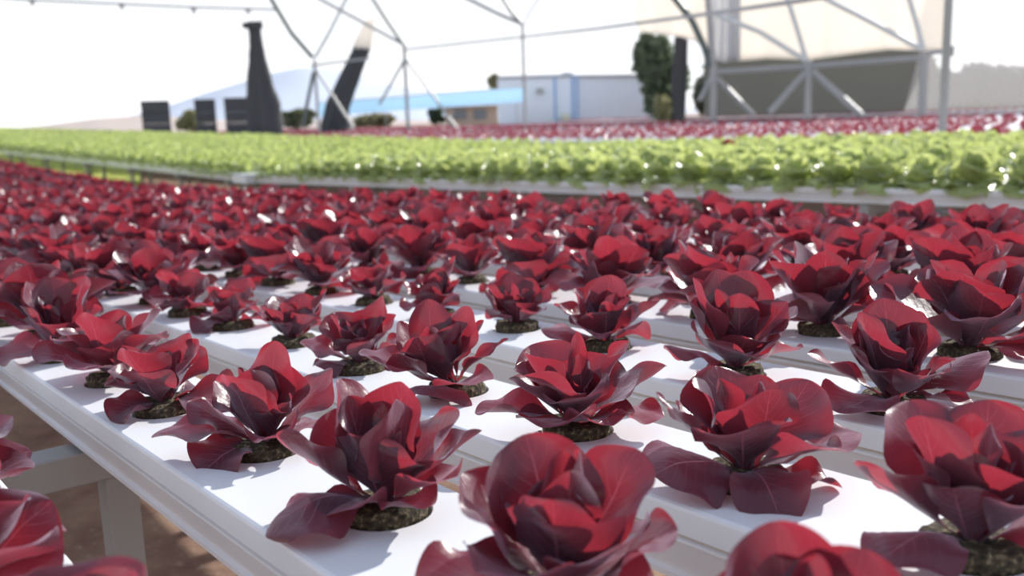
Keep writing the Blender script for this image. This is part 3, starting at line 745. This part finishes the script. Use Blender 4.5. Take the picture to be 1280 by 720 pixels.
M_HNET = plain('grey_green_wind_net', (.16, .165, .15), .8, .05, 3, trans=.3, tcol=(.2, .2, .19), alpha=.34)
sheet('shade_cloth', [(792, -40), (884, -40)], [(792, 20), (800, 40), (850, 46), (870, 52), (884, 66)], 32.5, M_SHADE, 'cream shade cloth hanging above the dark tree, narrow end piece', 'shade cloth', cols=40, amp=.05, fr=2)
sheet('shade_cloth', [(884, -40), (926, -40)], [(884, 72), (905, 78), (926, 74)], 32, M_SHADE2, 'greyish gathered fold of shade cloth by the curved rafter', 'shade cloth', cols=30, amp=.12, fr=4)
sheet('shade_cloth', [(922, -40), (1180, -40)], [(922, 76), (960, 73), (1011, 75), (1060, 68), (1110, 62), (1180, 64)], 32.5, M_SHADE, 'wide bright cream shade cloth above the hedge behind the trusses', 'shade cloth', cols=90, amp=.05, fr=4)
sheet('plastic_film', [(1176, -40), (1420, -60)], [(1130, 141), (1420, 134)], 33.5, M_VEIL, 'milky plastic film wall veiling grey bushes beyond the thick post', 'plastic film', cols=70, amp=.05, fr=2)

sheet('wind_net', [(880, 58), (1011, 60), (1176, 50)], [(880, 146), (960, 144), (1130, 142)], 34, M_HNET, 'dull grey green wind net with a slanting end, in front of the dark hedge', 'wind net', cols=50, amp=.05, fr=3)
M_NET = plain('black_shade_net', (.06, .06, .065), .75, .3, 10, trans=.12, tcol=(.1, .1, .11))
def roll(name, axis, radii, label, D, mt=M_NET, seed=0, extra=None):
    """a gathered bundle of net hanging along a photo polyline; radii in photo pixels"""
    b = at(axis[-1][0], axis[-1][1], D); t = empty(name, (b.x, b.y, b.z))
    V = []; Fc = []; n = 28; px = D/F*1.06
    steps = []
    for i in range(len(axis)-1):
        for s in range(6):
            k = s/6; steps.append((axis[i][0]*(1-k)+axis[i+1][0]*k, axis[i][1]*(1-k)+axis[i+1][1]*k, radii[i]*(1-k)+radii[i+1]*k))
    steps.append((*axis[-1], radii[-1]))
    side = RW @ Vector((1, 0, 0)); fw = Vector((ray(*axis[0]).x, ray(*axis[0]).y, 0)).normalized()
    for q, (x, y, r) in enumerate(steps):
        c = at(x, y, D)
        for i in range(n):
            a = 2*PI*i/n; k = 1+.16*math.sin(a*7+seed)+.1*noise.noise(Vector((math.cos(a)*2, math.sin(a)*2, q*.4+seed)))
            V.append(c+(side*math.cos(a)+fw*math.sin(a)*.8)*r*px*k)
    for q in range(len(steps)-1):
        for i in range(n): Fc.append((q*n+i, q*n+(i+1) % n, (q+1)*n+(i+1) % n, (q+1)*n+i))
    Fc += [tuple(range(n)), tuple(range((len(steps)-1)*n, len(steps)*n))[::-1]]
    me = mesh('net_folds', [v-t.location for v in V], Fc, [mt]); o = bpy.data.objects.new('net_folds', me); COL.objects.link(o); o.parent = t
    if extra: extra(t)
    return tag(t, label, 'net roll')
def tie(t):
    m = MB(); c = at(316, 32, 30); m.box(c, (.42, .4, .16), .3); c2 = at(311, 31, 30); m.box(c2, (.3, .25, .12), .5); m.build('tie_strap', M_NET, t)
roll('rolled_shade_net', [(318, 27), (319, 45), (322, 75), (325, 105), (329, 128), (331, 162), (332, 201)], [7, 6, 9, 13, 17, 19, 19], 'tall black bundle of shade net tied up beside the crates', 30, extra=tie)
roll('rolled_shade_net', [(452, 60), (440, 88), (424, 125), (415, 160), (410, 192)], [9, 11, 13, 14, 14], 'slanting dark net roll with a pale top behind the blue awning', 36, seed=2,
     extra=lambda t: None)
roll('rolled_cloth', [(463, 24), (458, 40), (452, 62)], [4, 8, 10], 'pale beige gathered cloth above the slanting dark net', 36, M_SHADE, seed=3)
roll('rolled_shade_net', [(852, 46), (850, 90), (847, 158), (846, 180)], [7, 8, 8, 8], 'narrow upright dark net roll beside the leafy tree', 35, seed=5)

# ------------------------------------------------------------------ crates
M_CRATE = plain('black_crate_plastic', (.06, .06, .066), .55, .2, 8)
def crate_stack(x0, x1, y0, y1, D, n, label, depth=.4):
    a, b = at(x0, y1, D), at(x1, y1, D); t0 = at(x0, y0, D)
    wd = (b-a); wd.z = 0; L = wd.length; ang = math.atan2(wd.y, wd.x); c = (a+b)/2; fw = Vector((-math.sin(ang), math.cos(ang), 0))
    zb, zt = min(a.z, b.z), t0.z
    h = (zt-zb)/n
    for k in range(n):
        o0 = Vector((c.x, c.y, zb+h*k))+fw*depth/2
        t = empty('plastic_crate', o0, ang)
        def bx(m, ctr, d): m.box(ctr, d)
        m = MB(); hh = h*.985
        th = .025
        m.box((0, 0, th/2), (L*.94, depth*.94, th))
        for sy in (-1, 1):
            m.box((0, sy*(depth/2-th), hh-.02), (L, th*2, .035)); m.box((0, sy*(depth/2-th), .02), (L*.96, th*1.5, .035))
            ns = max(4, int(L/.11))
            for i in range(ns+1): m.box(((i/ns-.5)*(L*.95), sy*(depth/2-th), hh/2), (.035, th, hh*.9))
            m.box((0, sy*(depth/2-th), hh*.5), (L*.96, th, .02))
            m.box((0, sy*(depth/2-th*.4), hh*.48), (L*.90, th*.5, hh*.75))
        for sx in (-1, 1):
            m.box((sx*(L/2-th), 0, hh-.02), (th*2, depth, .035)); m.box((sx*(L/2-th*1.2), 0, hh/2), (th*.6, depth*.96, hh*.92))
            for i in range(5): m.box((sx*(L/2-th), (i/4-.5)*depth*.92, hh/2), (th*1.4, .016, hh*.9))
        V = m.V; me = mesh('crate_body', V, m.F, [M_CRATE], m.M, smooth=False); o = bpy.data.objects.new('crate_body', me); COL.objects.link(o); o.parent = t
        for sx in (-1, 1):
            m = MB(); m.box((sx*(L/2+.004), 0, hh*.78), (.012, .12, .03)); me = mesh('handle', m.V, m.F, [M_CRATE], smooth=False); q = bpy.data.objects.new('handle', me); COL.objects.link(q); q.parent = t
        tag(t, label % ['bottom crate', 'second crate up', 'third crate up', 'top crate'][k if n == 4 else [0, 1, 3][k]], 'crate', 'black crates stacked behind the green bed')
    m = MB(); m.box((0, 0, zb/2-.01), (L*1.02, depth, .05)); 
    return zb, c+fw*depth/2, ang, L
stands = []
stands.append(crate_stack(179, 215, 126, 167, 33, 3, '%s of the black stack farthest from the net bundle', .9))
stands.append(crate_stack(246, 272, 124, 167, 33, 3, '%s of the narrow middle black stack', .8))
stands.append(crate_stack(283, 312, 122, 166, 32, 3, '%s of the black stack touching the net bundle', .8))
stands.append(crate_stack(322, 348, 122, 166, 32, 3, '%s of the black stack half hidden behind the net bundle', .8))
M_WOOD = plain('grey_wood', (.25, .2, .16), .8, .2, 8)
for (zb, c, ang, L), lab in zip(stands, ('first', 'second', 'third', 'fourth')):
    t = empty('crate_stand', (c.x, c.y, 0), ang)
    m = MB(); m.box((0, 0, zb-.03), (L*1.1, .6, .05)); me = mesh('table_top', m.V, m.F, [M_WOOD], smooth=False); o = bpy.data.objects.new('table_top', me); COL.objects.link(o); o.parent = t
    for sx in (-1, 1):
        for sy in (-1, 1):
            m = MB(); m.box((sx*L*.5, sy*.25, (zb-.055)/2), (.06, .06, zb-.055)); me = mesh('leg', m.V, m.F, [M_WOOD], smooth=False); o = bpy.data.objects.new('leg', me); COL.objects.link(o); o.parent = t
    tag(t, 'low stand hidden behind the green bed under a black crate stack', 'stand', 'stands under the crates')

# ------------------------------------------------------------------ buildings and awning
M_BLD = plain('pale_blue_cladding', (.80, .88, .98), .7, .04, 2)
M_BLD2 = plain('light_grey_blue_cladding', (.86, .91, .98), .7, .04, 2)
M_ROOFG = plain('grey_roof_sheet', (.45, .47, .5), .6, .1, 3)
def building(D=44):
    L0, L1 = at(622, 103, D), at(714, 97, D); R1 = at(815, 95, D+2)
    t = empty('farm_building', (L0.x, L0.y, 0))
    z = (L0.z+L1.z)/2+.15
    def block(name, a, b, zt, dep, mt, over=.0):
        d = Vector((b.x-a.x, b.y-a.y, 0)); n = Vector((-d.y, d.x, 0)).normalized()
        if n.dot(Vector((a.x, a.y, 0))) < 0: n = -n
        m = MB(); V = []
        for zz in (0, zt):
            for p in (Vector((a.x, a.y, 0)), Vector((b.x, b.y, 0)), Vector((b.x, b.y, 0))+n*dep, Vector((a.x, a.y, 0))+n*dep): V.append(Vector((p.x, p.y, zz)))
        m.add(V, [(0, 1, 5, 4), (1, 2, 6, 5), (2, 3, 7, 6), (3, 0, 4, 7), (4, 5, 6, 7), (0, 3, 2, 1)])
        m.build(name, mt, t); return n
    n = block('wall_block', L0, L1, z, 5, M_BLD2)
    block('side_wall_block', L1, R1, at(760, 94, D).z, 5, M_BLD)
    a, b = Vector((L0.x, L0.y, z)), Vector((L1.x, L1.y, z))
    m = MB(); m.tube(a-n*.08, b-n*.08, .07, 8); m.build('roof_edge', M_ROOFG, t)
    c2 = Vector((R1.x, R1.y, at(760, 94, D).z)); m = MB(); m.tube(Vector((L1.x, L1.y, c2.z))-n*.08, c2-n*.08, .07, 8); m.build('roof_edge', M_ROOFG, t)
    for x in (694, 716, 722): m = MB(); p = at(x, 128, D-.1); m.box((p.x, p.y, z/2), (.08, .08, z*.98)); m.build('corner_trim', plain('blue_trim', (.38, .55, .8), .5), t)
    m = MB(); c = at(675, 114, D-.15); m.box(c, (.34, .12, .26), math.atan2(b.y-a.y, b.x-a.x)); m.build('vent_window', plain('dull_glass', (.42, .44, .42), .3), t, bevel=.01)
    m = MB(); c = at(707, 149, D-.2); m.box((c.x, c.y, c.z), (.3, .15, .45), math.atan2(b.y-a.y, b.x-a.x)); m.build('meter_box', plain('cream_box', (.75, .72, .5), .5), t, bevel=.01)
    m = MB(); c = Vector(at(711, 97, D)); c.z = z; m.tube(c+n, c+n+Vector((0, 0, .18)), .45, 16, r2=.25); m.build('roof_vent', M_ROOFG, t)
    return tag(t, 'pale blue flat-roofed farm building behind the slim forked post', 'building')
building()
def low_building():
    D = 60; a, b = at(556, 134, D), at(622, 130, D); t = empty('low_shed', (a.x, a.y, 0)); d = Vector((b.x-a.x, b.y-a.y, 0)); n = Vector((-d.y, d.x, 0)).normalized()
    if n.dot(Vector((a.x, a.y, 0))) < 0: n = -n
    m = MB(); V = [Vector((p.x, p.y, zz)) for zz in (0, a.z) for p in (a, b, b+n*5, a+n*5)]
    m.add(V, [(0, 1, 5, 4), (1, 2, 6, 5), (2, 3, 7, 6), (3, 0, 4, 7), (0, 3, 2, 1)]); m.build('wall_block', plain('tan_brick', (.52, .42, .34), .8, .1, 3), t)
    m = MB(); e = d.normalized()*.4
    V = [Vector((p.x, p.y, a.z))+q for p, q in ((a, -e-n*.4), (b, e-n*.4), (b+n*5, e+n*.4), (a+n*5, -e+n*.4))]; mid = [(V[0]+V[3])/2+Vector((0, 0, .7)), (V[1]+V[2])/2+Vector((0, 0, .7))]
    m.add(V+mid, [(0, 1, 5, 4), (2, 3, 4, 5), (0, 4, 3), (1, 2, 5), (0, 3, 2, 1)]); m.build('roof', M_ROOFG, t)
    for x in (575, 600):
        m = MB(); c = at(x, 143, D-.05); m.box(c, (.8, .1, .6), math.atan2(d.y, d.x)); m.build('window', plain('shed_glass', (.2, .22, .25), .3), t)
    return tag(t, 'low tan shed with a grey roof beyond the blue awning', 'shed')
low_building()
M_AWN = plain('light_blue_sheeting', (.62, .82, 1.0), .5, .04, 2, trans=.5, tcol=(.72, .9, 1))
def awning():
    A, B = at(396, 129, 38), at(655, 109, 33); A2, B2 = at(396, 145, 38), at(655, 127, 33)
    t = empty('blue_awning', (A.x, A.y, 0)); n = Vector((ray(520, 120).x, ray(520, 120).y, 0)).normalized()
    m = MB(); V = [A, B, B2, A2, A+n*.25+Vector((0, 0, .02)), B+n*.25+Vector((0, 0, .02)), B2+n*.25, A2+n*.25]
    m.add(V, [(0, 3, 2, 1), (4, 5, 6, 7), (0, 1, 5, 4), (3, 7, 6, 2), (0, 4, 7, 3), (1, 2, 6, 5)]); m.build('sheet_panel', M_AWN, t)
    m = MB(); m.tube(A+Vector((0, 0, .01)), B+Vector((0, 0, .01)), .02); m.build('top_rod', M_PALESTEEL, t)
    for k in (.04, .36, .68, .97):
        p = A2.lerp(B2, k)+n*.12; m = MB(); m.tube((p.x, p.y, 0), p, .018); m.build('support_leg', M_STEEL, t)
    return tag(t, 'long light blue sheet awning stretched low between the greenhouse posts', 'awning')
awning()
def tank():
    D = 40; a, b = at(402, 146, D), at(441, 146, D); t = empty('black_water_tank', ((a.x+b.x)/2, (a.y+b.y)/2, 0)); r = (b-a).length/2
    prof = [(0, 0), (r, 0), (r, a.z*.3), (r*.97, a.z*.32), (r, a.z*.34), (r, a.z*.66), (r*.97, a.z*.68), (r, a.z*.7), (r, a.z*.95), (r*.8, a.z), (r*.25, a.z+.05), (0, a.z+.05)]
    n = 28; V = []; Fc = []
    for q, (rr_, z) in enumerate(prof):
        for i in range(n): V.append((rr_*math.cos(2*PI*i/n), rr_*math.sin(2*PI*i/n), z))
    for q in range(len(prof)-1):
        for i in range(n): Fc.append((q*n+i, q*n+(i+1) % n, (q+1)*n+(i+1) % n, (q+1)*n+i))
    me = mesh('tank_body', V, Fc, [M_CRATE]); o = bpy.data.objects.new('tank_body', me); COL.objects.link(o); o.parent = t
    m = MB(); m.tube((0, 0, a.z+.04), (0, 0, a.z+.12), r*.28, 16); me = mesh('tank_lid', m.V, m.F, [M_CRATE], smooth=False); o = bpy.data.objects.new('tank_lid', me); COL.objects.link(o); o.parent = t
    tag(t, 'dark squat tank in the shade under the blue awning', 'tank')
tank()

# ------------------------------------------------------------------ trees
def tree(name, cx, cy, rx, ry, D, label, dens=2600, col=(.06, .085, .045), seed=0, trunk=True, leafsz=.09, group=None, gap=.0, core=.8):
    c = at(cx, cy, D); px = D/F; RX, RZ = rx*px, ry*px
    t = empty(name, (c.x, c.y, 0)); rd = random.Random(seed)
    mt = plain('tree_leaf_%d' % seed, col, .7, .45, 3, trans=.3, tcol=tuple(min(1, q*2.2) for q in col))
    lobes = [(Vector((rd.uniform(-.6, .6)*RX, rd.uniform(-.6, .6)*RX, rd.uniform(-.6, .6)*RZ)), rd.uniform(.35, .6)) for _ in range(9)]+[(Vector((0, 0, 0)), core)]
    m = MB()
    for i in range(dens):
        lc, lr = lobes[rd.randrange(len(lobes))]
        v = Vector((rd.gauss(0, 1), rd.gauss(0, 1), rd.gauss(0, 1))).normalized()*rd.uniform(.55, 1.03)**.5
        p = lc+Vector((v.x*RX*lr, v.y*RX*lr, v.z*RZ*lr)); a = Vector((rd.gauss(0, 1), rd.gauss(0, 1), rd.gauss(0, 1))).normalized()
        b = a.cross(Vector((.3, .5, .8))).normalized(); s = leafsz*rd.uniform(.7, 1.6); q = Vector((c.x, c.y, c.z))+p
        if q.z < .03: continue
        m.add([q-a*s, q+b*s*.5, q+a*s, q-b*s*.5], [(0, 1, 2, 3)])
    m.build('foliage', mt, t)
    if trunk:
        bk = plain('bark_%d' % seed, (.09, .07, .055), .9, .3, 9); m = MB()
        m.tube((c.x, c.y, 0), (c.x, c.y, c.z), max(.06, RX*.12), 9, r2=max(.03, RX*.05)); m.build('trunk', bk, t)
        m = MB()
        for k in range(5):
            lc, lr = lobes[k]; m.tube((c.x, c.y, max(.3, c.z-RZ*.5)), Vector((c.x, c.y, c.z))+lc, .03, 6, r2=.015)
        m.build('branches', bk, t)
    return tag(t, label, 'tree', group)
tree('leafy_tree', 824, 94, 31, 52, 37, 'dark leafy tree below the cream cloth, beside the narrow net roll', 2300, (.13, .16, .10), 1, leafsz=.15)
HX = [(905, 108, 36, 46), (955, 104, 40, 46), (1010, 106, 42, 46), (1062, 100, 44, 50), (1108, 100, 36, 50)]
for i, (x, y, rx, ry) in enumerate(HX):
    tree('hedge_tree', x, y, rx, ry, 42, 'dense dark hedge tree behind the trusses, %s from the leafy tree' % ORD[i+1], 5200, (.17, .18, .14), 10+i, leafsz=.22, group='dark hedge trees')
for i, (x, y, rx, ry) in enumerate([(1150, 108, 28, 36), (1206, 116, 34, 26), (1262, 118, 36, 28)]):
    tree('veiled_bush', x, y, rx, ry, 42, 'bush seen dimly through the milky film, %s beyond the thick post' % ORD[i+1], 3000, (.07, .075, .08), 20+i, leafsz=.2, group='bushes behind the film')
tree('small_tree', 619, 103, 10, 10, 64, 'sandy coloured tree top above the low shed roof', 1200, (.26, .25, .15), 31, leafsz=.14)
tree('small_tree', 546, 145, 9, 10, 50, 'small dark green shrub left of the tan shed', 1400, (.04, .07, .04), 32, leafsz=.08)
tree('shrub', 238, 152, 14, 12, 60, 'olive shrub between the first two crate stacks', 1200, (.20, .20, .10), 33, leafsz=.2)
tree('shrub', 372, 150, 24, 12, 50, 'dark low shrub between net bundle and truss', 1600, (.10, .11, .06), 34, leafsz=.13)
tree('shrub', 462, 152, 26, 10, 55, 'olive scrub beneath the blue awning', 1500, (.17, .16, .09), 35, leafsz=.13)
tree('shrub', 832, 138, 12, 16, 35, 'yellow green shrub at the foot of the dark tree', 900, (.30, .29, .16), 36, leafsz=.1, trunk=False)

# ------------------------------------------------------------------ light
sun = bpy.data.lights.new('sun', 'SUN'); sun.energy = 5.5; sun.angle = .011; sun.color = (1, .965, .91)
so = bpy.data.objects.new('sun', sun); COL.objects.link(so)
el = math.radians(27); sd_ = Vector((.985*math.cos(el), .17*math.cos(el), math.sin(el)))
so.rotation_euler = sd_.to_track_quat('Z', 'Y').to_euler()
wd = bpy.data.worlds.new('sky'); SC.world = wd; wd.use_nodes = True; nt = wd.node_tree; N, L = nt.nodes, nt.links; N.clear()
out = N.new('ShaderNodeOutputWorld'); bg = N.new('ShaderNodeBackground'); tc = N.new('ShaderNodeTexCoord'); sp = N.new('ShaderNodeSeparateXYZ')
L.new(tc.outputs['Generated'], sp.inputs[0])
cr = N.new('ShaderNodeValToRGB'); L.new(sp.outputs[2], cr.inputs[0]); e = cr.color_ramp.elements
e[0].position = 0; e[0].color = (1.35, 1.36, 1.38, 1); e[1].position = 1; e[1].color = (.42, .50, .66, 1)
k = e.new(.18); k.color = (1.1, 1.13, 1.2, 1); k = e.new(.45); k.color = (.55, .66, .86, 1)
L.new(cr.outputs[0], bg.inputs[0]); bg.inputs[1].default_value = .95; L.new(bg.outputs[0], out.inputs[0])
SC.view_settings.view_transform = 'Standard'; SC.view_settings.look = 'None'; SC.view_settings.gamma = 1; SC.view_settings.use_curve_mapping = False
SC.view_settings.exposure = .08
SC.cycles.max_bounces = 8; SC.cycles.transparent_max_bounces = 12
